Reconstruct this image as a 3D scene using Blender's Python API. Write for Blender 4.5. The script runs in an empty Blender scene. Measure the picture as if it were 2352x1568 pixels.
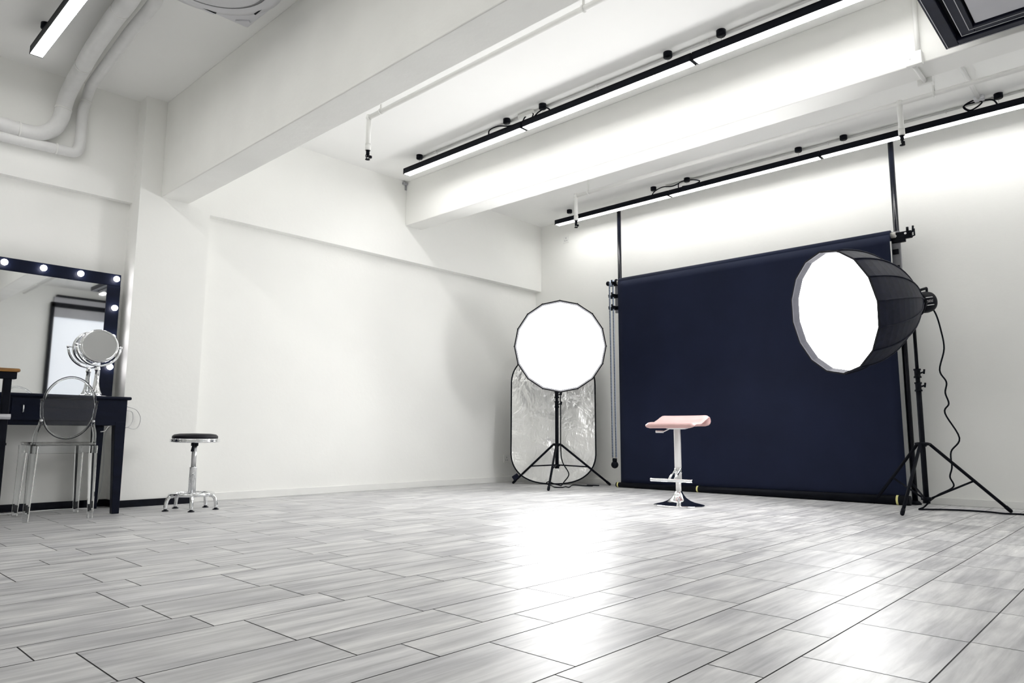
import bpy, bmesh, math, random
from mathutils import Vector, Matrix
random.seed(7)
PI = math.pi
C = bpy.context.scene.collection
V = Vector

# ------------------------------------------------------------------ materials
def principled(name, col, rough=0.5, metal=0.0, spec=0.5, trans=0.0, ior=1.45, coat=0.0):
    m = bpy.data.materials.new(name); m.use_nodes = True
    b = m.node_tree.nodes['Principled BSDF']
    b.inputs['Base Color'].default_value = (*col, 1)
    b.inputs['Roughness'].default_value = rough
    b.inputs['Metallic'].default_value = metal
    b.inputs['Specular IOR Level'].default_value = spec
    b.inputs['Transmission Weight'].default_value = trans
    b.inputs['IOR'].default_value = ior
    b.inputs['Coat Weight'].default_value = coat
    return m

def vary(m, scale=(4, 4, 4), amount=0.06, bump=0.0, bump_scale=None, detail=4, rough_amt=0.0):
    """object-space noise on colour (and optional bump / roughness)"""
    nt = m.node_tree; N = nt.nodes; L = nt.links; b = N['Principled BSDF']
    tc = N.new('ShaderNodeTexCoord'); mp = N.new('ShaderNodeMapping')
    mp.inputs['Scale'].default_value = scale
    L.new(tc.outputs['Object'], mp.inputs['Vector'])
    nz = N.new('ShaderNodeTexNoise'); nz.inputs['Scale'].default_value = 1.0; nz.inputs['Detail'].default_value = detail
    L.new(mp.outputs['Vector'], nz.inputs['Vector'])
    col = b.inputs['Base Color'].default_value[:3]
    r = N.new('ShaderNodeValToRGB')
    r.color_ramp.elements[0].position = 0.3; r.color_ramp.elements[1].position = 0.7
    r.color_ramp.elements[0].color = (*[c * (1 - amount) for c in col], 1)
    r.color_ramp.elements[1].color = (*[min(1, c * (1 + amount)) for c in col], 1)
    L.new(nz.outputs['Fac'], r.inputs['Fac']); L.new(r.outputs['Color'], b.inputs['Base Color'])
    if bump:
        n2 = N.new('ShaderNodeTexNoise'); n2.inputs['Scale'].default_value = bump_scale or 40; n2.inputs['Detail'].default_value = 5
        L.new(tc.outputs['Object'], n2.inputs['Vector'])
        bp = N.new('ShaderNodeBump'); bp.inputs['Strength'].default_value = bump; bp.inputs['Distance'].default_value = 0.02
        L.new(n2.outputs['Fac'], bp.inputs['Height']); L.new(bp.outputs['Normal'], b.inputs['Normal'])
    return m

def emitter(name, col, strength):
    m = principled(name, (0.8, 0.8, 0.8), 0.5)
    b = m.node_tree.nodes['Principled BSDF']
    b.inputs['Emission Color'].default_value = (*col, 1)
    b.inputs['Emission Strength'].default_value = strength
    return m

LED = 16.5
SOFT = 17.0
M = {}
M['plaster'] = vary(principled('white_plaster', (0.885, 0.885, 0.86), 0.75, spec=0.25), (1.3, 1.3, 1.3), 0.02, 0.05, 30)
M['ceiling'] = vary(principled('ceiling_paint', (0.93, 0.93, 0.915), 0.8, spec=0.2), (1.3, 1.3, 1.3), 0.015)
M['plaster_old'] = vary(principled('painted_concrete', (0.89, 0.89, 0.86), 0.75, spec=0.2), (2.0, 2.0, 2.0), 0.035, 0.08, 18)
M['white_paint'] = vary(principled('white_gloss_paint', (0.82, 0.82, 0.80), 0.4), (6, 6, 6), 0.02)
M['pipe'] = vary(principled('wrapped_pipe', (0.74, 0.74, 0.735), 0.55), (10, 10, 10), 0.04, 0.05, 60)
M['plastic_white'] = vary(principled('white_plastic', (0.72, 0.72, 0.75), 0.35), (8, 8, 8), 0.015)
M['grey'] = vary(principled('grey_plastic', (0.35, 0.35, 0.37), 0.4), (8, 8, 8), 0.05)
M['pale_grey'] = vary(principled('pale_grey_panel', (0.50, 0.50, 0.53), 0.6), (8, 8, 8), 0.03)
M['black'] = vary(principled('black_metal', (0.005, 0.006, 0.010), 0.45, spec=0.10), (20, 20, 20), 0.2)
M['black_gloss'] = vary(principled('black_gloss', (0.005, 0.006, 0.011), 0.2, spec=0.22), (20, 20, 20), 0.2)
M['black_fabric'] = vary(principled('black_fabric', (0.009, 0.011, 0.024), 0.5, spec=0.17), (30, 30, 30), 0.3, 0.1, 300)
M['navy_frame'] = vary(principled('dark_navy_metal', (0.011, 0.013, 0.026), 0.4, spec=0.22), (15, 15, 15), 0.15)
M['table_black'] = vary(principled('black_painted_wood', (0.003, 0.005, 0.015), 0.42, spec=0.15), (3, 20, 20), 0.25, 0.05, 80)
M['chrome'] = vary(principled('chrome', (0.86, 0.87, 0.88), 0.07, 1.0), (20, 20, 20), 0.02)
M['steel'] = vary(principled('brushed_steel', (0.70, 0.70, 0.71), 0.28, 1.0), (60, 60, 4), 0.06)
M['satin_white_metal'] = vary(principled('satin_pale_metal', (0.80, 0.79, 0.78), 0.35, 0.55), (30, 30, 8), 0.03)
M['mirror'] = vary(principled('mirror_glass', (0.90, 0.91, 0.92), 0.02, 1.0), (1, 1, 1), 0.005)
M['clear'] = vary(principled('clear_acrylic', (0.97, 0.98, 0.985), 0.03, 0, 0.5, 1.0, 1.38), (2, 2, 2), 0.01)
M['pink'] = vary(principled('pink_leather', (0.65, 0.415, 0.40), 0.38, coat=0.1), (12, 12, 12), 0.06, 0.05, 220)
M['seat_black'] = vary(principled('black_vinyl', (0.006, 0.006, 0.011), 0.4, spec=0.3), (30, 30, 30), 0.2, 0.05, 200)
M['cable_white'] = vary(principled('white_cable', (0.70, 0.70, 0.70), 0.4), (20, 20, 20), 0.03)
M['tape'] = vary(principled('yellow_tape', (0.80, 0.76, 0.32), 0.6), (40, 40, 40), 0.06)
M['chain'] = vary(principled('pale_blue_chain', (0.62, 0.70, 0.84), 0.35), (30, 30, 30), 0.05)
M['chain_dark'] = vary(principled('dark_chain_bead', (0.03, 0.04, 0.08), 0.4), (30, 30, 30), 0.1)
M['lip'] = vary(principled('grey_lip_fabric', (0.016, 0.016, 0.019), 0.8, spec=0.1), (30, 30, 30), 0.08)
M['steel_grey'] = vary(principled('grey_plate', (0.22, 0.22, 0.24), 0.45), (20, 20, 20), 0.06)
M['card'] = vary(principled('cardboard_core', (0.55, 0.53, 0.50), 0.8), (20, 20, 20), 0.05)
M['blind'] = vary(principled('roller_blind', (0.60, 0.65, 0.72), 0.7), (5, 5, 5), 0.02)
M['led'] = emitter('led_strip_glow', (1.0, 0.99, 0.97), LED)
M['softlight'] = emitter('softbox_glow', (1.0, 1.0, 1.0), SOFT)
M['bulb'] = emitter('bulb_glow', (1.0, 0.97, 1.0), 14.0)
M['bulb_dim'] = emitter('flash_tube_glow', (1.0, 0.97, 0.95), 10.0)
M['daylit_blind'] = emitter('daylit_blind', (0.80, 0.88, 1.0), 0.30)
M['paper'] = vary(principled('navy_black_paper', (0.0095, 0.0140, 0.036), 0.75, spec=0.2), (2.5, 2.5, 2.5), 0.12, 0.03, 60)
M['walnut'] = principled('orange_brown_wood', (0.42, 0.19, 0.05), 0.4)

def wood_rings(m):
    nt = m.node_tree; N = nt.nodes; L = nt.links; b = N['Principled BSDF']
    tc = N.new('ShaderNodeTexCoord'); mp = N.new('ShaderNodeMapping'); mp.inputs['Scale'].default_value = (3, 25, 40)
    L.new(tc.outputs['Object'], mp.inputs['Vector'])
    w = N.new('ShaderNodeTexNoise'); w.inputs['Scale'].default_value = 1.6; w.inputs['Detail'].default_value = 5; w.inputs['Distortion'].default_value = 1.2
    L.new(mp.outputs['Vector'], w.inputs['Vector'])
    r = N.new('ShaderNodeValToRGB')
    r.color_ramp.elements[0].position = .35; r.color_ramp.elements[0].color = (0.09, 0.035, 0.012, 1)
    r.color_ramp.elements[1].position = .65; r.color_ramp.elements[1].color = (0.50, 0.25, 0.05, 1)
    L.new(w.outputs['Fac'], r.inputs['Fac']); L.new(r.outputs['Color'], b.inputs['Base Color'])
wood_rings(M['walnut'])

def make_foil():
    m = principled('silver_foil', (0.97, 0.97, 0.955), 0.30, 0.66)
    nt = m.node_tree; N = nt.nodes; L = nt.links; b = N['Principled BSDF']
    tc = N.new('ShaderNodeTexCoord')
    n1 = N.new('ShaderNodeTexNoise'); n1.inputs['Scale'].default_value = 3.2; n1.inputs['Detail'].default_value = 3; n1.inputs['Distortion'].default_value = 0.8
    n2 = N.new('ShaderNodeTexNoise'); n2.inputs['Scale'].default_value = 22; n2.inputs['Detail'].default_value = 4; n2.inputs['Distortion'].default_value = 1.0
    mp = N.new('ShaderNodeMapping'); mp.inputs['Scale'].default_value = (1.2, 1.0, 0.6)
    L.new(tc.outputs['Object'], n1.inputs['Vector']); L.new(tc.outputs['Object'], mp.inputs['Vector']); L.new(mp.outputs['Vector'], n2.inputs['Vector'])
    b1 = N.new('ShaderNodeBump'); b1.inputs['Strength'].default_value = 0.8; b1.inputs['Distance'].default_value = 0.06
    b2 = N.new('ShaderNodeBump'); b2.inputs['Strength'].default_value = 0.5; b2.inputs['Distance'].default_value = 0.012
    L.new(n1.outputs['Fac'], b1.inputs['Height']); L.new(n2.outputs['Fac'], b2.inputs['Height'])
    L.new(b1.outputs['Normal'], b2.inputs['Normal']); L.new(b2.outputs['Normal'], b.inputs['Normal'])
    return m
M['foil'] = make_foil()

def make_planks():
    m = principled('grey_wood_plank', (0.4, 0.4, 0.41), 0.32, spec=0.5)
    nt = m.node_tree; N = nt.nodes; L = nt.links; b = N['Principled BSDF']
    tc = N.new('ShaderNodeTexCoord')
    at = N.new('ShaderNodeAttribute'); at.attribute_name = 'plank'
    add = N.new('ShaderNodeVectorMath'); add.operation = 'MULTIPLY_ADD'
    add.inputs[1].default_value = (17, 23, 11)
    L.new(at.outputs['Vector'], add.inputs[0]); L.new(tc.outputs['Object'], add.inputs[2])
    mp = N.new('ShaderNodeMapping'); mp.inputs['Scale'].default_value = (2.2, 26, 1)
    L.new(add.outputs['Vector'], mp.inputs['Vector'])
    n1 = N.new('ShaderNodeTexNoise'); n1.inputs['Scale'].default_value = 1; n1.inputs['Detail'].default_value = 6; n1.inputs['Roughness'].default_value = .62; n1.inputs['Distortion'].default_value = 0.4
    L.new(mp.outputs['Vector'], n1.inputs['Vector'])
    mp2 = N.new('ShaderNodeMapping'); mp2.inputs['Scale'].default_value = (3.0, 6.5, 1)
    L.new(add.outputs['Vector'], mp2.inputs['Vector'])
    n2 = N.new('ShaderNodeTexNoise'); n2.inputs['Scale'].default_value = 1; n2.inputs['Detail'].default_value = 4
    L.new(mp2.outputs['Vector'], n2.inputs['Vector'])
    r1 = N.new('ShaderNodeValToRGB')
    r1.color_ramp.elements[0].position = .30; r1.color_ramp.elements[0].color = (0.40, 0.40, 0.41, 1)
    r1.color_ramp.elements[1].position = .68; r1.color_ramp.elements[1].color = (0.74, 0.737, 0.73, 1)
    L.new(n1.outputs['Fac'], r1.inputs['Fac'])
    r2 = N.new('ShaderNodeValToRGB')
    r2.color_ramp.elements[0].position = .32; r2.color_ramp.elements[0].color = (0.74, 0.74, 0.765, 1)
    r2.color_ramp.elements[1].position = .62; r2.color_ramp.elements[1].color = (1, 1, 1, 1)
    L.new(n2.outputs['Fac'], r2.inputs['Fac'])
    mx = N.new('ShaderNodeMix'); mx.data_type = 'RGBA'; mx.blend_type = 'MULTIPLY'; mx.inputs[0].default_value = 1
    L.new(r1.outputs['Color'], mx.inputs[6]); L.new(r2.outputs['Color'], mx.inputs[7])
    tone = N.new('ShaderNodeMapRange'); tone.inputs['To Min'].default_value = 0.93; tone.inputs['To Max'].default_value = 1.07
    sep = N.new('ShaderNodeSeparateXYZ'); L.new(at.outputs['Vector'], sep.inputs[0]); L.new(sep.outputs['X'], tone.inputs['Value'])
    mx2 = N.new('ShaderNodeVectorMath'); mx2.operation = 'SCALE'
    L.new(mx.outputs[2], mx2.inputs[0]); L.new(tone.outputs['Result'], mx2.inputs['Scale'])
    L.new(mx2.outputs['Vector'], b.inputs['Base Color'])
    rr = N.new('ShaderNodeMapRange'); rr.inputs['To Min'].default_value = 0.36; rr.inputs['To Max'].default_value = 0.48
    L.new(n2.outputs['Fac'], rr.inputs['Value']); L.new(rr.outputs['Result'], b.inputs['Roughness'])
    bp = N.new('ShaderNodeBump'); bp.inputs['Strength'].default_value = .10; bp.inputs['Distance'].default_value = .004
    L.new(n1.outputs['Fac'], bp.inputs['Height']); L.new(bp.outputs['Normal'], b.inputs['Normal'])
    return m
M['plank'] = make_planks()
M['grout'] = vary(principled('dark_joint', (0.07, 0.07, 0.075), 0.7), (20, 20, 20), 0.1)

# ------------------------------------------------------------------ mesh builder
class MB:
    def __init__(self, origin=(0, 0, 0)):
        self.bm = bmesh.new(); self.o = V(origin)
    def face(self, vs, mat=0):
        try:
            f = self.bm.faces.new(vs); f.material_index = mat; return f
        except ValueError:
            return None
    def box(self, lo, hi, bevel=0.0, mat=0):
        x0, y0, z0 = lo; x1, y1, z1 = hi
        b2 = bmesh.new()
        vs = [b2.verts.new(p) for p in ((x0, y0, z0), (x1, y0, z0), (x1, y1, z0), (x0, y1, z0), (x0, y0, z1), (x1, y0, z1), (x1, y1, z1), (x0, y1, z1))]
        for q in ((3, 2, 1, 0), (4, 5, 6, 7), (0, 1, 5, 4), (1, 2, 6, 5), (2, 3, 7, 6), (3, 0, 4, 7)):
            b2.faces.new([vs[i] for i in q]).material_index = mat
        if bevel:
            bmesh.ops.bevel(b2, geom=list(b2.edges), offset=bevel, segments=2, affect='EDGES', profile=0.5)
        self._merge(b2); return self
    def obox(self, centre, size, rot, bevel=0.0, mat=0):
        """oriented box; rot = 3x3 matrix"""
        b2 = bmesh.new(); bmesh.ops.create_cube(b2, size=1)
        for f in b2.faces: f.material_index = mat
        bmesh.ops.scale(b2, vec=size, verts=b2.verts)
        if bevel: bmesh.ops.bevel(b2, geom=list(b2.edges), offset=bevel, segments=2, affect='EDGES', profile=0.5)
        bmesh.ops.transform(b2, matrix=Matrix.Translation(V(centre)) @ rot.to_4x4(), verts=b2.verts)
        self._merge(b2); return self
    def _merge(self, b2):
        mp = {}
        for v in b2.verts: mp[v] = self.bm.verts.new(v.co)
        for f in b2.faces:
            g = self.face([mp[v] for v in f.verts], f.material_index)
            if g: g.smooth = f.smooth
        b2.free()
    def rings(self, rings, cap0=True, cap1=True, closed=False, smooth=True, mat=0):
        R = [[self.bm.verts.new(p) for p in r] for r in rings]
        n = len(R[0]); m = len(R)
        for i in range(m if closed else m - 1):
            a = R[i]; b = R[(i + 1) % m]
            for j in range(n):
                f = self.face([a[j], a[(j + 1) % n], b[(j + 1) % n], b[j]], mat)
                if f: f.smooth = smooth
        if not closed:
            if cap0: self.face(list(reversed(R[0])), mat)
            if cap1: self.face(R[-1], mat)
        return self
    def tube(self, pts, r, seg=10, closed=False, smooth_path=0, r1=None, mat=0):
        P = [V(p) for p in pts]
        if smooth_path:
            Q = []; n = len(P)
            rng = range(n if closed else n - 1)
            for i in rng:
                if closed: p0, p1, p2, p3 = P[i - 1], P[i], P[(i + 1) % n], P[(i + 2) % n]
                else: p0, p1, p2, p3 = P[max(i - 1, 0)], P[i], P[i + 1], P[min(i + 2, n - 1)]
                for k in range(smooth_path):
                    t = k / smooth_path
                    Q.append(0.5 * ((2 * p1) + (p2 - p0) * t + (2 * p0 - 5 * p1 + 4 * p2 - p3) * t * t + (3 * p1 - p0 - 3 * p2 + p3) * t ** 3))
            if not closed: Q.append(P[-1])
            P = Q
        n = len(P); T = []
        for i in range(n):
            if closed: d = P[(i + 1) % n] - P[i - 1]
            else: d = P[min(i + 1, n - 1)] - P[max(i - 1, 0)]
            T.append(d.normalized() if d.length > 1e-9 else V((0, 0, 1)))
        up = V((0, 0, 1)) if abs(T[0].z) < .9 else V((1, 0, 0))
        u = T[0].cross(up).normalized(); rr = []
        for i in range(n):
            if i:
                u = (u - T[i] * u.dot(T[i]))
                u = u.normalized() if u.length > 1e-6 else T[i].orthogonal().normalized()
            w = T[i].cross(u)
            R = r if r1 is None else r + (r1 - r) * i / (n - 1)
            rr.append([P[i] + R * (math.cos(a) * u + math.sin(a) * w) for a in [2 * PI * j / seg for j in range(seg)]])
        return self.rings(rr, closed=closed, mat=mat)
    def cyl(self, p0, p1, r0, r1=None, seg=20, mat=0):
        return self.tube([p0, p1], r0, seg, r1=r0 if r1 is None else r1, mat=mat)
    def lathe(self, prof, c=(0, 0, 0), axis=(0, 0, 1), seg=32, mat=0, facet=False, rot=0.0, cap0=True, cap1=True):
        a = V(axis).normalized(); u = V((0, 0, 1)).cross(a)
        u = u.normalized() if u.length > 1e-5 else V((1, 0, 0))
        w = a.cross(u); c = V(c); rr = []
        for r, h in prof:
            rr.append([c + a * h + max(r, 1e-4) * (math.cos(t) * u + math.sin(t) * w) for t in [rot + 2 * PI * j / seg for j in range(seg)]])
        return self.rings(rr, smooth=not facet, mat=mat, cap0=cap0, cap1=cap1)
    def sphere(self, c, r, seg=14, sc=(1, 1, 1), mat=0):
        b2 = bmesh.new(); bmesh.ops.create_uvsphere(b2, u_segments=seg, v_segments=max(6, seg * 2 // 3), radius=r)
        bmesh.ops.scale(b2, vec=sc, verts=b2.verts); bmesh.ops.translate(b2, vec=V(c), verts=b2.verts)
        for f in b2.faces: f.smooth = True; f.material_index = mat
        self._merge(b2); return self
    def build(self, name, mat, parent=None, normals=True, bevel=0.0, subsurf=0, loc=None):
        for v in self.bm.verts: v.co -= self.o
        if normals: bmesh.ops.recalc_face_normals(self.bm, faces=self.bm.faces)
        me = bpy.data.meshes.new(name); self.bm.to_mesh(me); self.bm.free()
        for mm in (mat if isinstance(mat, (list, tuple)) else [mat]): me.materials.append(mm)
        o = bpy.data.objects.new(name, me); C.objects.link(o)
        if parent: o.parent = parent
        if loc is not None: o.location = loc
        elif not parent: o.location = self.o
        if bevel:
            md = o.modifiers.new('bevel', 'BEVEL'); md.width = bevel; md.segments = 2; md.limit_method = 'ANGLE'
        if subsurf:
            md = o.modifiers.new('subsurf', 'SUBSURF'); md.levels = subsurf; md.render_levels = subsurf
        return o

def tag(o, label, cat, group=None, kind=None):
    o['label'] = label; o['category'] = cat
    if group: o['group'] = group
    if kind: o['kind'] = kind
    return o
def thing(name, label, cat, loc=(0, 0, 0), rz=0.0, group=None):
    o = bpy.data.objects.new(name, None); C.objects.link(o)
    o.location = loc; o.rotation_euler = (0, 0, rz); o.empty_display_size = .1
    return tag(o, label, cat, group)
def structure(mb, name, mat, label, cat):
    return tag(mb.build(name, mat), label, cat, kind='structure')
def copy_tree(o, parent=None):
    c = o.copy(); C.objects.link(c)
    if parent: c.parent = parent
    for ch in list(o.children): copy_tree(ch, c)
    return c

# ------------------------------------------------------------------ the room
XB = 6.45; YF = 5.533; YR = 5.62; YM = 5.74; YU = 5.68; ZC = 3.09
X0 = -2.0; Y0 = -3.0

def build_floor():
    mb = MB(); bm = mb.bm
    lay = bm.loops.layers.float_color.new('plank')
    mb.box((X0, Y0, -.06), (XB + .1, YM + .1, -.0015), mat=1)
    rows = []                                   # boundaries in y with the joint offset of every row
    known = [(.43, .70, .09), (.70, .835, .30), (.835, 1.043, .0), (1.043, 1.32, .075), (1.32, 1.47, .33), (1.47, 1.685, .20),
             (1.685, 1.97, .165), (1.97, 2.127, .08), (2.127, 2.357, .03), (2.357, 2.66, .415)]
    rows += known
    y = 2.66; k = 0; W = (.155, .225, .295)
    while y < YM: rows.append((y, y + W[k % 3], random.uniform(0, .42))); y += W[k % 3]; k += 1
    y = .43; k = 0; W2 = (.215, .145, .275)
    while y > Y0: rows.append((y - W2[k % 3], y, random.uniform(0, .42))); y -= W2[k % 3]; k += 1
    g = .0019
    for y0, y1, off in rows:
        x = X0 - .42 + (off - X0 % .42 if False else 0)
        n0 = math.floor((X0 - off) / .42)
        x = off + n0 * .42
        while x < XB + .1:
            a, b = max(x, X0) + g, min(x + .42, XB + .1) - g
            c, d = max(y0, Y0) + g, min(y1, YM + .1) - g
            if b - a > .01 and d - c > .01:
                vs = [bm.verts.new(p) for p in ((a, c, 0), (b, c, 0), (b, d, 0), (a, d, 0))]
                f = bm.faces.new(vs); f.material_index = 0
                col = (random.random(), random.random(), random.random(), 1)
                for lp in f.loops: lp[lay] = col
            x += .42
    return structure(mb, 'floor', [M['plank'], M['grout']], 'grey wood-look plank floor in three plank widths', 'floor')
build_floor()

structure(MB().box((X0 - .1, Y0 - .1, ZC), (XB + .2, YM + .2, ZC + .15)), 'ceiling', M['ceiling'], 'white painted ceiling between the beams', 'ceiling')
w = MB()
w.box((1.82, YR, 0), (XB + .15, YM + .15, ZC))                 # recessed plane
w.box((1.82, YF, 0), (2.352, YR, ZC))                          # pillar
w.box((2.352, YF, 2.272), (XB, YR, ZC))                        # header above the recess
w.box((X0, YM, 0), (1.82, YM + .15, ZC))                       # set back wall with the dressing table
w.box((X0, YU, 2.272), (1.82, YM, ZC))
structure(w, 'wall_left', M['plaster'], 'white wall on the left with pillar and shallow recess', 'wall')
structure(MB().box((XB, Y0 - .1, 0), (XB + .15, YR, ZC)), 'wall_right', M['plaster'], 'white wall behind the dark backdrop', 'wall')
structure(MB().box((X0 - .1, Y0 - .15, 0), (XB, Y0, ZC)), 'wall_back', M['plaster'], 'white wall seen only in the vanity mirror', 'wall')
structure(MB().box((X0 - .15, Y0, 0), (X0, YM, ZC)), 'wall_front', M['plaster'], 'white wall out of view beside the camera', 'wall')
b = MB(); b.box((1.97, Y0, 2.322), (2.185, YF, ZC), bevel=.006)
structure(b, 'trim_1', M['plaster_old'], 'deep rough white ceiling beam running from the pillar', 'beam')
b = MB(); b.box((4.33, Y0, 2.63), (4.54, YF, ZC), bevel=.006)
structure(b, 'trim_2', M['plaster'], 'shallower white ceiling beam between the two light rows', 'beam')
structure(MB().box((2.352, YR - .012, 0), (XB - .012, YR, .062), bevel=.003), 'baseboard_left', M['white_paint'], 'low white baseboard along the recessed wall', 'baseboard')
bb = MB(); bb.box((1.81, YF - .012, 0), (2.362, YF, .05)); bb.box((1.808, YF - .012, 0), (1.82, YM, .05)); bb.box((X0, YM - .012, 0), (1.808, YM, .05))
structure(bb, 'baseboard_pillar', M['black_gloss'], 'black baseboard along the pillar and behind the table', 'baseboard')
structure(MB().box((XB - .012, Y0, 0), (XB, YR - .012, .055), bevel=.003), 'baseboard_right', M['white_paint'], 'white baseboard under the wall behind the backdrop', 'baseboard')

# window on the wall behind the camera (visible in the vanity mirror)
wn = MB()
for lo, hi in (((3.36, Y0, 0), (3.41, Y0 + .09, 2.80)), ((3.36, Y0, 2.72), (5.30, Y0 + .09, 2.80)), ((5.25, Y0, 0), (5.30, Y0 + .09, 2.80)), ((3.43, Y0, 2.90), (5.30, Y0 + .10, 2.935)), ((3.36, Y0, 0), (5.30, Y0 + .09, .06))):
    wn.box(lo, hi)
win = structure(wn, 'window_1', M['black'], 'black framed window with a pale roller blind, seen in the vanity mirror', 'window')
MB().box((3.41, Y0 + .002, .06), (5.25, Y0 + .02, 2.56)).build('blind', M['daylit_blind'], win)
MB().box((3.41, Y0 + .002, 2.55), (5.25, Y0 + .06, 2.72)).build('blind_box', M['grey'], win)
MB().box((3.40, Y0 + .002, 2.80), (5.30, Y0 + .05, 2.90)).build('lintel_strip', M['pale_grey'], win)

# ------------------------------------------------------------------ linear lights
def linear_light(xc, y1, label, group, length=1.497, zb=2.945, z_cup=ZC, cup_in=.19):
    """one suspended segment; far end at y1"""
    t = thing('linear_light', label, 'light', (xc, y1 - length / 2, z_cup), 0, group)
    h = length / 2 - .003; wd = .037; zt = zb + .055 - z_cup; z0 = zb - z_cup
    hb = MB()
    hb.box((-wd, -h, zt - .012), (wd, h, zt)); hb.box((-wd, -h, z0 + .002), (-wd + .004, h, zt)); hb.box((wd - .004, -h, z0 + .002), (wd, h, zt))
    hb.box((-wd, -h, z0), (wd, -h + .010, zt)); hb.box((-wd, h - .010, z0), (wd, h, zt))
    hb.build('housing', M['black'], t)
    MB().box((-wd + .0035, -h + .011, z0), (wd - .0035, h - .011, z0 + .012)).build('diffuser', M['led'], t)
    for s in (-1, 1):
        yy = s * (h - cup_in)
        MB().lathe([(.030, 0), (.030, -.033), (.026, -.038), (0, -.038)], (0, yy, 0), seg=20).build('mount_cup', M['black'], t)
        MB().cyl((0, yy, -.036), (0, yy, zt), .0014, seg=6).build('suspension_wire', M['steel'], t)
    return t
rowA = 'linear lights in the row between the two beams'
rowB = 'linear lights in the row above the backdrop'
rowC = 'linear lights in the left ceiling bay'
proto = linear_light(3.97, 5.08, 'farthest black linear light of the long row between the two ceiling beams', rowA)
def place_light(xc, y1, label, group):
    o = copy_tree(proto); o.location = (xc, y1 - 1.497 / 2, ZC); o['label'] = label; o['group'] = group; return o
place_light(3.97, 3.583, 'middle black linear light of the row between the two beams, a joint at each end', rowA)
place_light(3.97, 2.086, 'black linear light between the two beams, cut off by the top edge', rowA)
for yy in (.589, -.908): place_light(3.97, yy, 'linear light of the beam row beyond the top edge of the view', rowA)
place_light(6.155, 5.045, 'black linear light nearest the wall corner, in front of the left backdrop pole', rowB)
place_light(6.155, 3.548, 'middle black linear light of the row above the dark backdrop', rowB)
place_light(6.155, 2.051, 'black linear light of the backdrop row nearest the right edge', rowB)
for yy in (.554, -.943): place_light(6.155, yy, 'linear light of the backdrop row beyond the right edge of the view', rowB)
place_light(1.02, 5.19, 'lone black linear light beside the thick pipes at upper left', rowC)

for yy in (3.693, 2.196): place_light(1.02, yy, 'unseen linear light added beyond the top edge to brighten the left bay', rowC)  # unseen segments added as fill for the dark left bay and beam face

# supply conduits running on the ceiling beside the cups
def conduit(x, y0, y1, label, group):
    t = thing('ceiling_conduit', label, 'conduit', (x, (y0 + y1) / 2, ZC), 0, group); o = t.location
    MB(o).cyl((x, y0, ZC - .011), (x, y1, ZC - .011), .009, seg=10).build('conduit_pipe', M['pipe'], t)
    y = y0 + .3
    while y < y1:
        MB(o).box((x - .014, y - .006, ZC - .024), (x + .014, y + .006, ZC), bevel=.003).build('saddle_clip', M['pipe'], t); y += .9
    return t
conduit(4.012, -1.0, 4.9, 'thin white conduit on the ceiling along the light row between the beams', 'ceiling conduits')
conduit(6.200, -1.0, 3.62, 'thin white conduit on the ceiling along the backdrop light row', 'ceiling conduits')

def cord(name, pts, r, mat, label, cat='cord', smooth=6, group=None):
    o = MB(pts[0]); o.tube(pts, r, 7, smooth_path=smooth); o = o.build(name, mat)
    return tag(o, label, cat, group)
grp = 'black supply leads looped above the light joints'
cord('supply_lead', [(3.97, 3.98, 3.0), (3.955, 3.96, 3.045), (3.955, 3.86, 3.05), (3.96, 3.75, 3.02), (3.97, 3.62, 3.005), (3.99, 3.60, 3.05), (4.0, 3.57, 3.078)], .0055, M['black'], 'black lead curling up from the far joint of the beam light row', group=grp)
cord('supply_lead', [(3.97, 3.30, 3.0), (3.96, 3.34, 3.04), (3.955, 3.42, 3.03), (3.97, 3.50, 3.004), (3.985, 3.50, 3.05), (4.0, 3.53, 3.078)], .0055, M['black'], 'black lead looping under the ceiling beside the joint of the beam light row', group=grp)
cord('supply_lead', [(6.15, 3.76, 3.0), (6.14, 3.72, 3.035), (6.13, 3.62, 3.055), (6.15, 3.52, 3.045), (6.16, 3.45, 3.06)], .0055, M['black'], 'black lead arching over the far joint of the backdrop light row', group=grp)
cord('supply_lead', [(6.155, 3.45, 3.002), (6.12, 3.42, 3.05), (6.13, 3.30, 3.052), (6.165, 3.22, 3.03), (6.15, 3.28, 3.006), (6.14, 3.40, 3.01)], .0055, M['black'], 'black oval lead loop beside the second cup of the backdrop row', group=grp)
cord('supply_lead', [(6.155, .93, 3.004), (6.13, .97, 3.05), (6.12, .90, 3.075), (6.14, .85, 3.05), (6.16, .93, 3.02), (6.13, .96, 3.06), (6.15, .80, 3.06), (6.17, .76, 3.02)], .006, M['black'], 'black tangled lead on the light near the right edge', group=grp)
tag(MB((3.995, 3.58, 3.078)).box((3.975, 3.50, 3.06), (4.02, 3.66, ZC), bevel=.004).build('junction_box', M['white_paint']), 'small white junction box above the far joint of the beam light row', 'junction box')

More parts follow.
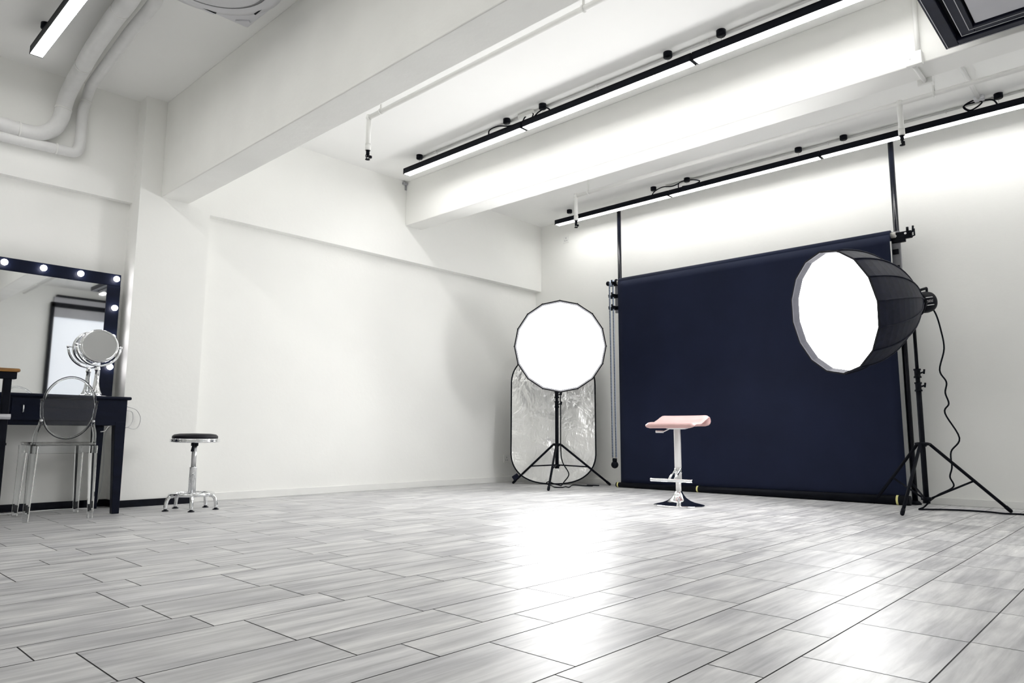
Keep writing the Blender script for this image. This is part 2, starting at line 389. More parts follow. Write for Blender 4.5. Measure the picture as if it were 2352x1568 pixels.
# ------------------------------------------------------------------ sprinkler pipes
def sprinkler_head(t, o, x, y, z):
    s = MB(o); s.cyl((x, y, z), (x, y, z - .03), .013, seg=14); s.cyl((x, y, z - .03), (x, y, z - .052), .009, seg=10)
    s.tube([(x + .009, y, z - .028), (x + .017, y, z - .045), (x + .009, y, z - .066)], .0035, 6, smooth_path=3)
    s.tube([(x - .009, y, z - .028), (x - .017, y, z - .045), (x - .009, y, z - .066)], .0035, 6, smooth_path=3)
    s.lathe([(.006, .0), (.018, -.004), (.018, -.008), (0, -.009)], (x, y, z - .064), seg=14)
    s.box((x + .013, y - .012, z - .055), (x + .032, y + .006, z - .035), bevel=.003)
    return s.build('sprinkler_head', M['black'], t)
def sprinkler_pipe(x, y_start, drops, hangers, zp, label, mat):
    t = thing('sprinkler_pipe', label, 'pipe', (x, y_start, ZC), 0, 'sprinkler pipes under the ceiling'); o = t.location
    MB(o).cyl((x, y_start, zp), (x, Y0 + .02, zp), .0175, seg=14).build('main_pipe', mat, t)
    for dy, zend in drops:
        d = MB(o); d.cyl((x, dy, zp + .02), (x, dy, zend), .0185, seg=16); d.cyl((x, dy, zend + .05), (x, dy, zend), .022, seg=16); d.sphere((x, dy, zp), .024)
        dp = d.build('drop_pipe', mat, t); sprinkler_head(dp, o, x, dy, zend)
    for hy in hangers:
        hb = MB(o); hb.cyl((x, hy, zp), (x, hy, ZC), .008, seg=10); hb.tube([(x + .02 * math.cos(a), hy, zp + .02 * math.sin(a)) for a in [2 * PI * k / 14 for k in range(14)]], .005, 6, closed=True)
        hb.cyl((x, hy, ZC - .012), (x, hy, ZC), .02, seg=14); hb.build('hanger', mat, t)
    return t
sprinkler_pipe(2.955, 4.25, [(4.25, 2.64)], [4.10, 2.22, .3], 2.90, 'white sprinkler pipe with one black head beside the deep beam', M['white_paint'])
sprinkler_pipe(5.40, 4.174, [(4.174, 2.647), (1.238, 2.658)], [4.02, 1.02, -.8], 2.90, 'white sprinkler pipe with two black heads in front of the backdrop lights', M['white_paint'])

# conduit coming down the beam face, box, and its run under the beam
t = thing('electrical_conduit', 'white conduit with square box on the beam, left of the black framed unit', 'conduit', (4.31, .88, ZC)); o = t.location
MB(o).cyl((4.318, .878, ZC), (4.318, .878, 2.69), .013, seg=12).build('conduit_pipe', M['white_paint'], t)
j = MB(o).box((4.285, .855, 2.612), (4.33, .938, 2.692), bevel=.004).build('junction_box', M['white_paint'], t)
MB(o).cyl((4.286, .915, 2.655), (4.282, .915, 2.655), .005, seg=10).build('screw', M['steel'], j)
MB(o).tube([(4.31, .90, 2.615), (4.36, .90, 2.617), (4.56, .90, 2.617)], .012, 10).build('lower_pipe', M['white_paint'], t)
MB(o).box((4.54, .86, 2.60), (4.56, .94, 2.66), bevel=.003).box((4.555, .86, 2.60), (4.60, .875, 2.66), bevel=.002).build('bracket', M['white_paint'], t)
t = thing('cross_conduit', 'short white pipe across the ceiling behind the sprinkler pipe at right', 'conduit', (5.4, .86, ZC)); o = t.location
MB(o).cyl((4.54, .862, ZC - .016), (6.10, .862, ZC - .016), .0145, seg=12).build('conduit_pipe', M['pipe'], t)
MB(o).box((6.08, .83, ZC - .03), (6.14, .895, ZC), bevel=.004).build('end_box', M['plastic_white'], t)
tag(MB((4.312, YF, 3.06)).box((4.275, YF - .03, 3.052), (4.345, YF, 3.075), bevel=.004).box((4.31, YF - .012, 3.0), (4.33, YF, 3.055), bevel=.003).build('wall_bracket', M['grey']), 'tiny grey bracket on the wall below the far end of the beam light row', 'bracket')

# ------------------------------------------------------------------ thick pipes at upper left
def wrapped_pipe(pts, r, label, straps, sm=6):
    t = thing('wrapped_pipe', label, 'pipe', pts[0], 0, 'wrapped air conditioning pipes'); o = t.location
    MB(o).tube(pts, r, 18, smooth_path=sm).build('pipe_run', M['pipe'], t)
    for (p, d) in straps:
        p = V(p); d = V(d).normalized()
        s = MB(o); s.cyl(p - d * .006, p + d * .006, r + .003, seg=20)
        s.build('pipe_strap', M['white_paint'], t)
    return t
wrapped_pipe([(1.235, 4.09, 3.085), (1.238, 4.11, 3.04), (1.243, 4.20, 3.012), (1.25, 4.5, 3.008), (1.275, 4.95, 3.005), (1.30, 5.25, 3.0), (1.312, 5.46, 2.985), (1.308, 5.585, 2.92), (1.300, 5.615, 2.85), (1.288, 5.62, 2.75), (1.245, 5.62, 2.655), (1.168, 5.62, 2.598), (1.085, 5.62, 2.585), (.94, 5.62, 2.587), (.5, 5.62, 2.587), (-1.0, 5.62, 2.587)],
             .052, 'thicker white wrapped pipe bending from the ceiling to the wall at upper left',
             [((1.246, 4.35, 3.01), (0, 1, 0)), ((1.295, 5.2, 3.001), (.1, 1, 0)), ((1.297, 5.617, 2.82), (.1, 0, 1)), ((1.05, 5.62, 2.585), (1, 0, 0))])
wrapped_pipe([(1.345, 4.075, 3.085), (1.348, 4.085, 3.04), (1.358, 4.14, 3.012), (1.370, 4.55, 3.008), (1.398, 5.05, 3.005), (1.422, 5.45, 3.005), (1.440, 5.60, 2.99), (1.44, 5.635, 2.94), (1.424, 5.634, 2.84), (1.425, 5.634, 2.66), (1.420, 5.634, 2.575), (1.395, 5.634, 2.535), (1.34, 5.634, 2.528), (1.10, 5.634, 2.518), (.6, 5.634, 2.51), (-1.0, 5.634, 2.51)],
             .036, 'slimmer white wrapped pipe with a square corner below the thicker pipe',
             [((1.438, 5.634, 2.93), (.1, 0, 1)), ((1.28, 5.634, 2.526), (1, 0, 0))])

# ------------------------------------------------------------------ round-flow air conditioner
t = thing('air_conditioner', 'white round-flow ceiling air conditioner cut off at the top edge', 'air conditioner', (1.487, 3.66, ZC)); o = t.location
cx, cy, hs = 1.487, 3.66, .40
p = MB(o); p.box((cx - hs, cy - hs, ZC - .03), (cx + hs, cy + hs, ZC), bevel=.012); p.build('panel', M['plastic_white'], t)
MB(o).lathe([(.385, 0), (.38, -.03), (.34, -.038), (.305, -.034)], (cx, cy, ZC - .029), seg=64, cap0=False, cap1=False).build('outlet_ring', M['plastic_white'], t)
MB(o).lathe([(.305, 0), (.303, -.012), (.26, -.014)], (cx, cy, ZC - .05), seg=64, cap0=False, cap1=False).build('air_slot', M['grey'], t)
MB(o).lathe([(.283, 0), (.279, -.028), (.262, -.036), (.0, -.038)], (cx, cy, ZC - .045), seg=64).build('grille', M['plastic_white'], t)
for k in range(4):
    a = k * PI / 2
    R = Matrix.Rotation(a, 3, 'Z')
    q = V((cx, cy, 0)) + R @ V((.36, 0, 0))
    MB(o).obox((q.x, q.y, ZC - .043), (.046, .355, .012), R, bevel=.004).build('louver', M['plastic_white'], t)
    q2 = V((cx, cy, 0)) + R @ V((.333, 0, 0))
    MB(o).obox((q2.x, q2.y, ZC - .062), (.010, .34, .006), R).build('louver_gap', M['black'], t)
    q3 = V((cx, cy, 0)) + R @ V((.34, .34, 0))
    MB(o).obox((q3.x, q3.y, ZC - .034), (.085, .022, .012), R @ Matrix.Rotation(-PI / 4, 3, 'Z'), bevel=.003).build('corner_cap', M['plastic_white'], t)

# ------------------------------------------------------------------ black framed unit, top right
t = thing('ceiling_vent', 'black double framed square ceiling unit with pale panel at the top right corner', 'ceiling vent', (3.71, .22, ZC)); o = t.location
vx1, vy1, S, vz = 4.207, .722, 1.0, 2.60
def frame_ring(inset, width, z0, z1, bev=.004):
    m = MB(o); a = inset; b_ = inset + width
    lo = (vx1 - S, vy1 - S); hi = (vx1, vy1)
    m.box((lo[0] + a, lo[1] + a, z0), (hi[0] - a, lo[1] + b_, z1), bevel=bev); m.box((lo[0] + a, hi[1] - b_, z0), (hi[0] - a, hi[1] - a, z1), bevel=bev)
    m.box((lo[0] + a, lo[1] + b_, z0), (lo[0] + b_, hi[1] - b_, z1), bevel=bev); m.box((hi[0] - b_, lo[1] + b_, z0), (hi[0] - a, hi[1] - b_, z1), bevel=bev)
    return m
MB(o).box((vx1 - S + .015, vy1 - S + .015, vz + .05), (vx1 - .015, vy1 - .015, ZC)).build('housing', M['white_paint'], t)
of = frame_ring(0, .062, vz, vz + .06).build('outer_frame', M['navy_frame'], t)
frame_ring(.010, .003, vz - .002, vz + .01, 0).build('frame_bead', M['pale_grey'], of)
MB(o).box((vx1 - S + .05, vy1 - S + .05, vz + .045), (vx1 - .05, vy1 - .05, vz + .055)).build('slot_lining', M['black'], t)
inf = frame_ring(.088, .062, vz + .004, vz + .05).build('inner_frame', M['navy_frame'], t)
frame_ring(.089, .003, vz + .001, vz + .01, 0).build('frame_bead', M['pale_grey'], inf)
frame_ring(.128, .003, vz + .002, vz + .01, 0).build('frame_bead', M['pale_grey'], inf)
MB(o).box((vx1 - S + .162, vy1 - S + .162, vz + .012), (vx1 - .162, vy1 - .162, vz + .045), bevel=.004).build('centre_panel', M['pale_grey'], t)

# ------------------------------------------------------------------ vanity mirror
t = thing('vanity_mirror', 'large black framed mirror with glowing bulbs on the dressing table', 'mirror', (1.0, 5.62, .766)); o = t.location
mx0, mx1, mz0, mz1 = .25, 1.757, .768, 1.684
yb0, yb1 = 5.60, 5.65
fr = MB(o); fw = .088
fr.box((mx0, yb0 - .005, mz1 - fw), (mx1, yb1, mz1), bevel=.004); fr.box((mx0, yb0 - .005, mz0), (mx1, yb1, mz0 + .02), bevel=.004)
fr.box((mx0, yb0 - .005, mz0 + .02), (mx0 + fw, yb1, mz1 - fw)); fr.box((mx1 - fw, yb0 - .005, mz0 + .02), (mx1, yb1, mz1 - fw))
fr.build('frame', M['table_black'], t)
MB(o).box((mx0 + fw, yb0, mz0 + .02), (mx1 - fw, yb0 + .01, mz1 - fw)).build('mirror_glass', M['mirror'], t)
bulbs = [(x, 1.645) for x in (1.720, 1.486, 1.260, 1.036, .81, .585, .36)] + [(1.722, z) for z in (1.43, 1.215, .999)]
for x, z in bulbs:
    bl = MB(o); bl.sphere((x, 5.572, z), .021, 16); ob = bl.build('bulb', M['bulb'], t)
    MB(o).cyl((x, 5.584, z), (x, 5.596, z), .014, seg=14).build('socket', M['black'], ob)

# ------------------------------------------------------------------ dressing table
t = thing('dressing_table', 'black wooden dressing table with tapered legs under the vanity mirror', 'table', (1.0, 5.36, 0)); o = t.location
tx0, tx1, ty0, ty1 = .0, 1.733, 5.115, 5.64
MB(o).box((tx0, ty0, .745), (tx1, ty1, .766), bevel=.008).build('tabletop', M['table_black'], t)
ap = MB(o); ap.box((tx0 + .025, ty0 + .02, .576), (tx1 - .022, ty0 + .04, .747)); ap.box((tx0 + .025, ty1 - .04, .576), (tx1 - .022, ty1 - .02, .747))
ap.box((tx1 - .042, ty0 + .04, .576), (tx1 - .022, ty1 - .04, .747)); ap.box((tx0 + .025, ty0 + .04, .576), (tx0 + .045, ty1 - .04, .747)); ap.build('apron', M['table_black'], t)
for (a, b_) in ((.10, .52), (.60, 1.0), (1.06, 1.50)):
    d = MB(o).box((a, ty0 + .012, .60), (b_, ty0 + .021, .735), bevel=.003).build('drawer', M['table_black'], t)
    MB(o).tube([(a + .06, ty0 + .012, .65), (a + .06, ty0 - .004, .652), (a + .06, ty0 - .004, .69), (a + .06, ty0 + .012, .692)], .004, 8).build('handle', M['steel'], d)
for lx, sx in ((tx1 - .022, -1), (tx0 + .025, 1)):
    for ly, sy in ((ty0 + .018, 1), (ty1 - .02, -1)):
        rr = []
        for z, wd in ((.60, .066), (.576, .066), (.0, .044)):
            rr.append([(lx, ly, z), (lx + sx * wd, ly, z), (lx + sx * wd, ly + sy * wd, z), (lx, ly + sy * wd, z)])
        MB(o).rings(rr, smooth=False).build('leg', M['table_black'], t, bevel=.003)

# ------------------------------------------------------------------ make-up mirror
my = 5.503
t = thing('makeup_mirror', 'round chrome swivel make-up mirror standing on the dressing table', 'mirror', (1.622, my, .7665)); o = V((0, 0, 0))
MB().lathe([(.0, 0), (.083, 0), (.088, .004), (.086, .012), (.062, .02), (.040, .034), (.028, .055), (.020, .09), (.015, .14), (.013, .19), (.017, .196), (.017, .205), (.013, .212), (.013, .225), (.0, .226)], seg=40).build('base', M['chrome'], t)
zc = .367; R = .139
yk = MB(); yk.tube([(R * math.cos(a), 0, zc + R * math.sin(a)) for a in [math.radians(180 + 4 + (172) * k / 28) for k in range(29)]], .0085, 10)
yk.sphere((-R - .002, 0, zc), .011); yk.sphere((R + .002, 0, zc), .011)
yk.build('yoke', M['chrome'], t)
ax = V((-.18, -1, .12)).normalized()        # facing direction of the disc
dk = MB(); rd = .120
dk.lathe([(rd - .016, .013), (rd - .006, .016), (rd, .010), (rd, -.010), (rd - .006, -.016), (rd - .016, -.013)], (0, 0, zc), ax, seg=48, cap0=False, cap1=False)
dr = dk.build('rim', M['chrome'], t)
MB().lathe([(rd - .014, .0125), (.07, .0122), (0, .012)], (0, 0, zc), ax, seg=48, cap0=False).build('mirror_glass', M['mirror'], dr)
MB().lathe([(rd - .014, -.0125), (.07, -.0122), (0, -.012)], (0, 0, zc), ax, seg=48, cap0=False).build('mirror_glass', M['mirror'], dr)
for s in (-1, 1): MB().cyl((s * .118, 0, zc), (s * (R + .004), 0, zc), .005, seg=10).build('pivot', M['chrome'], t)

# ------------------------------------------------------------------ clear ghost chair
t = thing('ghost_chair', 'clear acrylic chair with an oval back, pushed up to the dressing table', 'chair', (1.345, 5.205, 0), math.radians(-5))
hw, hd = .158, .20
sr = []
for z, gx in ((.447, .0), (.462, .006), (.468, 0.0)):
    pts = []
    for k in range(40):
        a = 2 * PI * k / 40; ca, sa = math.cos(a), math.sin(a)
        e = .35
        pts.append(((hw + .02 + gx) * math.copysign(abs(ca) ** e, ca), (hd + .02 + gx) * math.copysign(abs(sa) ** e, sa), z))
    sr.append(pts)
MB().rings(sr).build('seat', M['clear'], t)
sk = MB()
for s in (-1, 1):
    sk.box((s * hw - .006, -hd + .02, .40), (s * hw + .006, hd - .02, .447), bevel=.002)
    sk.box((-hw + .02, s * hd - .006, .40), (hw - .02, s * hd + .006, .447), bevel=.002)
sk.build('seat_rail', M['clear'], t)
for sx in (-1, 1):
    for sy in (-1, 1):
        rr = []
        for z, wd, kx, ky in ((.447, .026, 0, 0), (.40, .025, 0, 0), (.012, .017, .010 * sx, .012 * sy), (.0, .016, .010 * sx, .012 * sy)):
            X, Y = sx * hw + kx, sy * hd + ky
            rr.append([(X + wd * math.cos(a), Y + wd * math.sin(a), z) for a in [PI / 8 + k * PI / 4 for k in range(8)]])
        MB().rings(rr, smooth=False).build('leg', M['clear'], t)
def back_pt(a, rx, rz):
    z = .677 + rz * math.sin(a); x = rx * math.cos(a)
    return V((x, -.215 - .16 * (z - .48) + .10 * (x * x - .02), z))
bf = MB(); bf.tube([back_pt(2 * PI * k / 56, .142, .186) for k in range(56)], .0075, 10, closed=True); bf.build('back_frame', M['clear'], t)
bp = MB(); rr = []
for f in (.97, .72, .45, .2, .02):
    rr.append([back_pt(2 * PI * k / 56, .142 * f, .186 * f) + V((0, .002, 0)) for k in range(56)])
back = [[q + V((0, -.005, 0)) for q in r] for r in rr]
bp.rings(list(reversed(rr[:-1])) + back[:-1], closed=False, smooth=False); bp.build('back_panel', M['clear'], t)
for s in (-1, 1):
    q = back_pt(math.radians(15 if s > 0 else 165) - (0 if s > 0 else 0), .152, .186); q2 = back_pt(math.radians(-25 if s > 0 else 205), .152, .186)
    MB().tube([(s * hw, -hd, .447), (s * (hw - .002), -hd - .012, .52), tuple(q2), tuple(q)], .0125, 10, smooth_path=4, r1=.008).build('back_post', M['clear'], t)
    MB().sphere(tuple(q2), .011).build('bolt', M['steel'], t)

# ------------------------------------------------------------------ director chair at the left edge
t = thing('director_chair', 'tall black wooden chair with orange-brown armrest, cut off at the left edge', 'chair', (.66, 4.65, 0)); o = t.location
for yy, nm in ((4.40, 0), (4.90, 1)):
    MB(o).box((.38, yy - .032, .836), (.93, yy + .032, .855), bevel=.007).build('armrest', M['walnut'], t)
    MB(o).box((.40, yy - .022, .800), (.918, yy + .022, .836), bevel=.003).build('arm_rail', M['black'], t)
    for xx in (.865, .42):
        MB(o).box((xx, yy - .016, 0), (xx + .034, yy + .016, .802), bevel=.003).build('leg', M['black'], t)
    MB(o).cyl((.34, yy - .024, .605), (.905, yy - .024, .605), .014, seg=14).build('seat_rod', M['grey'], t)
    MB(o).box((.44, yy - .012, .12), (.87, yy + .012, .15)).build('foot_rail', M['black'], t)
    MB(o).cyl((.899, yy, .465), (.904, yy, .465), .007, seg=10).build('bolt', M['black'], t)
MB(o).box((.41, 4.40, .60), (.895, 4.90, .61)).build('seat', M['black_fabric'], t)
MB(o).box((.395, 4.41, .95), (.405, 4.89, 1.15)).build('back_sling', M['black_fabric'], t)
for yy in (4.40, 4.90): MB(o).box((.385, yy - .014, .855), (.415, yy + .014, 1.17)).build('back_post', M['black'], t)

# ------------------------------------------------------------------ white cables round the table
cord('power_cable', [(1.70, 5.66, .74), (1.775, 5.62, .73), (1.83, 5.50, .715), (1.893, 5.50, .697), (1.922, 5.50, .660), (1.931, 5.50, .625), (1.92, 5.50, .575), (1.891, 5.50, .556), (1.844, 5.50, .567), (1.79, 5.50, .572), (1.73, 5.50, .58), (1.70, 5.50, .541), (1.672, 5.50, .535)], .0035, M['cable_white'], 'white cable hanging in a loop off the right end of the dressing table', 'cable', group='white cables behind the dressing table')
cord('power_cable', [(1.77, 5.64, .71), (1.82, 5.51, .69), (1.872, 5.505, .677), (1.879, 5.505, .61), (1.84, 5.505, .565), (1.775, 5.63, .57), (1.750, 5.66, .48), (1.765, 5.68, .33), (1.76, 5.68, .15), (1.745, 5.68, .05), (1.70, 5.62, .006), (1.62, 5.58, .005), (1.45, 5.64, .005), (1.2, 5.56, .005), (1.0, 5.60, .005), (.6, 5.58, .005)], .0035, M['cable_white'], 'white cable running down behind the table leg and along the floor', 'cable', group='white cables behind the dressing table')

# ------------------------------------------------------------------ round rolling-height stool
t = thing('round_stool', 'low round black-topped chrome stool in front of the pillar', 'stool', (2.145, 5.055, 0), math.radians(12))
MB().lathe([(0, .486), (.143, .486), (.150, .493), (.149, .508), (.136, .519), (.10, .525), (0, .527)], seg=48).build('cushion', M['seat_black'], t)
MB().lathe([(.0, .462), (.152, .462), (.162, .466), (.165, .472), (.158, .476), (.165, .481), (.163, .488), (.147, .491), (.0, .490)], seg=56).build('seat_ring', M['chrome'], t)
nk = MB().lathe([(.0, .438), (.022, .438), (.024, .442), (.024, .458), (.026, .463), (0, .463)], seg=24).build('neck', M['black'], t)
MB().tube([(-.012, -.012, .46), (-.03, -.030, .447), (-.045, -.045, .425), (-.053, -.053, .405)], .006, 10, r1=.011).build('lever', M['black'], nk)
MB().cyl((0, 0, .29), (0, 0, .442), .017, seg=24).build('upper_column', M['steel'], t)
MB().lathe([(0, .10), (.0245, .10), (.0245, .284), (.026, .286), (.026, .292), (.0, .293)], seg=28).build('lower_column', M['chrome'], t)
rg = MB(); rg.tube([(.138 * math.cos(a), .138 * math.sin(a), .107) for a in [2 * PI * k / 48 for k in range(48)]], .0125, 12, closed=True)
rg.build('foot_ring', M['chrome'], t)
sp = MB()
for k in range(5):
    a = 2 * PI * k / 5 + .35
    sp.cyl((.018 * math.cos(a), .018 * math.sin(a), .105), (.134 * math.cos(a), .134 * math.sin(a), .105), .007, seg=10)
sp.lathe([(0, .085), (.024, .087), (.026, .098), (.026, .112), (.022, .118), (0, .118)], seg=24); sp.build('hub', M['chrome'], t)
for k in range(5):
    a = 2 * PI * k / 5 + .35; ca, sa = math.cos(a), math.sin(a)
    pts = [(r * ca, r * sa, z) for r, z in ((.12, .098), (.143, .094), (.158, .075), (.165, .045), (.167, .012))]
    lg = MB().tube(pts, .0125, 12, smooth_path=4).build('leg', M['chrome'], t)
    MB().lathe([(0, 0), (.022, 0), (.022, .004), (.012, .009), (.006, .018), (0, .018)], (.167 * ca, .167 * sa, 0), seg=20).build('foot_pad', M['black_gloss'], lg)

# ------------------------------------------------------------------ pink bar stool
t = thing('bar_stool', 'pink swoop-seat bar stool on a chrome trumpet base before the backdrop', 'stool', (4.87, 2.80, 0), math.radians(188))
MB().lathe([(0, .0), (.188, .0), (.191, .003), (.189, .008), (.165, .013), (.12, .024), (.085, .038), (.055, .060), (.036, .085), (.026, .108), (.0, .109)], seg=64).build('base', M['chrome'], t)
MB().lathe([(0, .10), (.0205, .10), (.0205, .20), (0, .20)], seg=28).build('lower_column', M['satin_white_metal'], t)
MB().lathe([(0, .185), (.026, .185), (.026, .57), (.024, .578), (0, .578)], seg=32).build('column', M['satin_white_metal'], t)
fr = MB()
fr.tube([(.14, -.165, .195), (.14, -.155, .195), (.14, .155, .195), (.14, .165, .195)], .0125, 14); fr.build('footrest', M['chrome'], t)
MB().tube([(.024, -.022, .262), (.138, -.022, .198)], .008, 10).tube([(.024, .022, .262), (.138, .022, .198)], .008, 10).build('footrest_strut', M['chrome'], t)
MB().lathe([(0, .245), (.029, .245), (.030, .25), (.030, .275), (.029, .28), (0, .28)], seg=28).build('footrest_collar', M['chrome'], t)
MB().lathe([(0, .574), (.06, .576), (.085, .583), (.085, .588), (0, .588)], seg=36).build('seat_plate', M['satin_white_metal'], t)
lv = MB().tube([(.03, -.045, .580), (.055, -.078, .562), (.062, -.088, .556)], .0045, 10).build('lever', M['chrome'], t)
MB().tube([(.060, -.086, .556), (.095, -.135, .557)], .0085, 12).build('lever_grip', M['satin_white_metal'], lv)
ctrl = [(.152, .586), (.149, .600), (.125, .611), (.07, .613), (.01, .611), (-.045, .617), (-.090, .632), (-.125, .653), (-.152, .666), (-.176, .664), (-.191, .645), (-.192, .622), (-.186, .604)]
def crv(u):
    u = min(max(u, 0), .99999) * (len(ctrl) - 1); i = int(u); f = u - i
    p = [V((*ctrl[min(max(i + d, 0), len(ctrl) - 1)], 0)) for d in (-1, 0, 1, 2)]
    return .5 * (2 * p[1] + (p[2] - p[0]) * f + (2 * p[0] - 5 * p[1] + 4 * p[2] - p[3]) * f * f + (3 * p[1] - p[0] - 3 * p[2] + p[3]) * f ** 3)
NU, NV = 45, 27
top = MB(); bm = top.bm
def seat_pt(i, k, off):
    u = i / (NU - 1); b_ = 2 * k / (NV - 1) - 1
    p = crv(u); tg = (crv(u + .01) - crv(u - .01)).normalized(); nr = V((tg.y, -tg.x, 0))
    if nr.y < 0 and .1 < u < .6: nr = -nr
    e = min(u, 1 - u) / .16
    wv = .196 * (1 if e >= 1 else (.80 + .20 * math.sqrt(1 - (1 - e) ** 2)))
    edge = max(0, (max(abs(b_), abs(2 * u - 1)) - .86) / .14) ** 2
    th = .0175 * (1 - .75 * edge)
    rise = .020 * b_ ** 4 * math.exp(-((p.x + .06) / .07) ** 2)
    q = p + nr * off * th
    return V((q.x, b_ * wv, q.y + rise))
A_ = [[bm.verts.new(seat_pt(i, k, 1)) for k in range(NV)] for i in range(NU)]
B_ = [[bm.verts.new(seat_pt(i, k, -1)) for k in range(NV)] for i in range(NU)]
for i in range(NU - 1):
    for k in range(NV - 1):
        for G, fl in ((A_, 0), (B_, 1)):
            q = [G[i][k], G[i + 1][k], G[i + 1][k + 1], G[i][k + 1]]
            f = bm.faces.new(q if not fl else q[::-1]); f.smooth = True
bd = [(i, 0) for i in range(NU)] + [(NU - 1, k) for k in range(1, NV)] + [(i, NV - 1) for i in range(NU - 2, -1, -1)] + [(0, k) for k in range(NV - 2, 0, -1)]
for n in range(len(bd)):
    (i, k), (i2, k2) = bd[n], bd[(n + 1) % len(bd)]
    f = bm.faces.new([A_[i][k], B_[i][k], B_[i2][k2], A_[i2][k2]]); f.smooth = True
seat = top.build('seat', M['pink'], t)
MB().tube([seat_pt(i, k, 0) for i, k in bd[::2]], .0042, 8, closed=True).build('piping', M['pink'], seat)

# ------------------------------------------------------------------ studio lights
def studio_light(label, Cc, n, L, sx, sy, r, a0, hubz, botz, head_rot, cable, floor_cable):
    Cc = V(Cc); n = V(n).normalized()
    t = thing('studio_light', label, 'studio light', (sx, sy, 0), 0, 'studio softbox lights on tripod stands'); o = t.location
    RD = .45; K = 16
    prof = []
    for k in range(13):
        s = k / 12
        prof.append((max(.06, RD * (1 - .90 * s ** 2.1)), -L * s))
    sb = MB(o); sb.lathe(prof, Cc, n, seg=K, facet=True, rot=0, cap0=False, cap1=True)
    body = sb.build('softbox', M['black_fabric'], t, normals=False)
    inn = MB(o); inn.lathe([(RD - .004, 0), (RD - .020, -.055)], Cc, n, seg=K, facet=True, cap0=False, cap1=False); inn.build('inner_lip', M['lip'], body, normals=False)
    MB(o).lathe([(RD + .003, -.006), (RD + .004, .004), (RD - .008, .004), (RD - .008, -.006)], Cc, n, seg=K, facet=True, cap0=False, cap1=False).build('rim', M['lip'], body)
    df = MB(o); df.lathe([(RD - .019, -.050), (RD * .66, -.046), (RD * .33, -.044), (0, -.043)], Cc, n, seg=K, cap0=False, cap1=True)
    df.build('diffuser', M['softlight'], body)
    u = V((0, 0, 1)).cross(n).normalized(); w_ = n.cross(u)
    for k in range(K):
        a = 2 * PI * k / K
        pts = [Cc + n * h + (q + .003) * (math.cos(a) * u + math.sin(a) * w_) for q, h in prof]
        MB(o).tube(pts, .005, 6).build('rib', M['black_fabric'], body)
    back = Cc - n * (L - .035) - V((0, 0, .022))
    hd = MB(o); hd.lathe([(.02, .03), (.07, .03), (.076, .0), (.066, -.012), (.064, -.018), (.078, -.03), (.081, -.11), (.075, -.14), (.058, -.155), (0, -.157)], back, n, seg=36)
    head = hd.build('lamp_head', M['black'], t)
    # stripes and illegible small lettering on the side of the head that faces the camera
    side = (V((0, 0, .52)) - (back - n * .06)); side = (side - n * side.dot(n)).normalized()
    up = n.cross(side).normalized()
    if up.z < 0: up = -up
    def on_side(h, ang):
        d = side * math.cos(ang) + up * math.sin(ang); return back - n * h + d * .0815, d
    for ang in (.42, -.30):
        MB(o).tube([on_side(.036 + k * .013, ang)[0] for k in range(6)], .0032, 6).build('stripe', M['steel'], head)
    for k in range(6):
        pz, d = on_side(.042 + k * .0095, .06)
        tx = MB(o); tn = d.cross(n).normalized()
        tx.tube([pz - tn * .008, pz + tn * .008], .0016, 5); 
        if k % 2 == 0: tx.tube([pz + tn * .008, pz + tn * .008 - n * .005], .0014, 5)
        if k % 3 != 1: tx.tube([pz - tn * .008, pz - tn * .008 - n * .005], .0014, 5)
        tx.build('lettering', M['steel'], head)
    hp = back + n * .02 + up * .0
    hn = MB(o); b0 = back - n * .02 + up * .078; b1 = back - n * .135 + up * .105; b2_ = back - n * .13 + up * .05
    hn.tube([b0, (b0 + b1) / 2 + up * .006, b1], .010, 8); hn.tube([b1, b2_], .009, 8); hn.build('handle', M['black'], head)
    # tilt bracket to the pole
    tb = V((sx, sy, back.z - .13))
    br = MB(o)
    for s in (-1, 1):
        e = back - n * .03 + u * s * .088
        br.tube([V((sx, sy, tb.z + .02)) + u * s * .03, V((sx, sy, tb.z + .05)) + u * s * .085, e], .009, 8)
    br.cyl((sx, sy, tb.z - .04), (sx, sy, tb.z + .04), .022, seg=16)
    br.tube([V((sx, sy, tb.z + .02)) - u * .035, V((sx, sy, tb.z + .02)) + u * .035], .012, 8)
    br.build('tilt_bracket', M['black'], t)
    # stand
    ztop = tb.z - .03
    z1, z2 = hubz + .42, hubz + .52
    MB(o).cyl((sx, sy, botz), (sx, sy, z1), .0185, seg=18).build('lower_pole', M['black'], t)
    MB(o).cyl((sx, sy, z1 - .02), (sx, sy, z2), .0155, seg=16).build('middle_pole', M['black'], t)
    MB(o).cyl((sx, sy, z2 - .02), (sx, sy, ztop), .012, seg=16).build('upper_pole', M['black'], t)
    for zz in (z1, z2):
        c_ = MB(o).lathe([(.0, -.035), (.026, -.035), (.026, -.025), (.02, -.02), (.02, .018), (.025, .022), (.025, .032), (0, .032)], (sx, sy, zz), seg=18).build('clamp_collar', M['black'], t)
        kx = V((sx, sy, zz)) + V((.50, -.62, 0)).normalized() * .02
        dd = V((.60, -.65, .30)).normalized()
        MB(o).cyl(kx, kx + dd * .03, .006, seg=10).tube([kx + dd * .028 + V((0, 0, -.014)), kx + dd * .034 + V((0, 0, .018))], .007, 8).build('knob', M['black'], c_)
    MB(o).lathe([(0, -.02), (.025, -.02), (.028, -.012), (.05, -.008), (.05, .008), (.03, .013), (0, .013)], (sx, sy, hubz), seg=18).build('leg_hub', M['black'], t)
    bz = botz + .035
    MB(o).lathe([(0, -.035), (.024, -.035), (.024, -.015), (.035, -.012), (.035, .008), (.0, .012)], (sx, sy, bz), seg=18).build('brace_hub', M['black'], t)
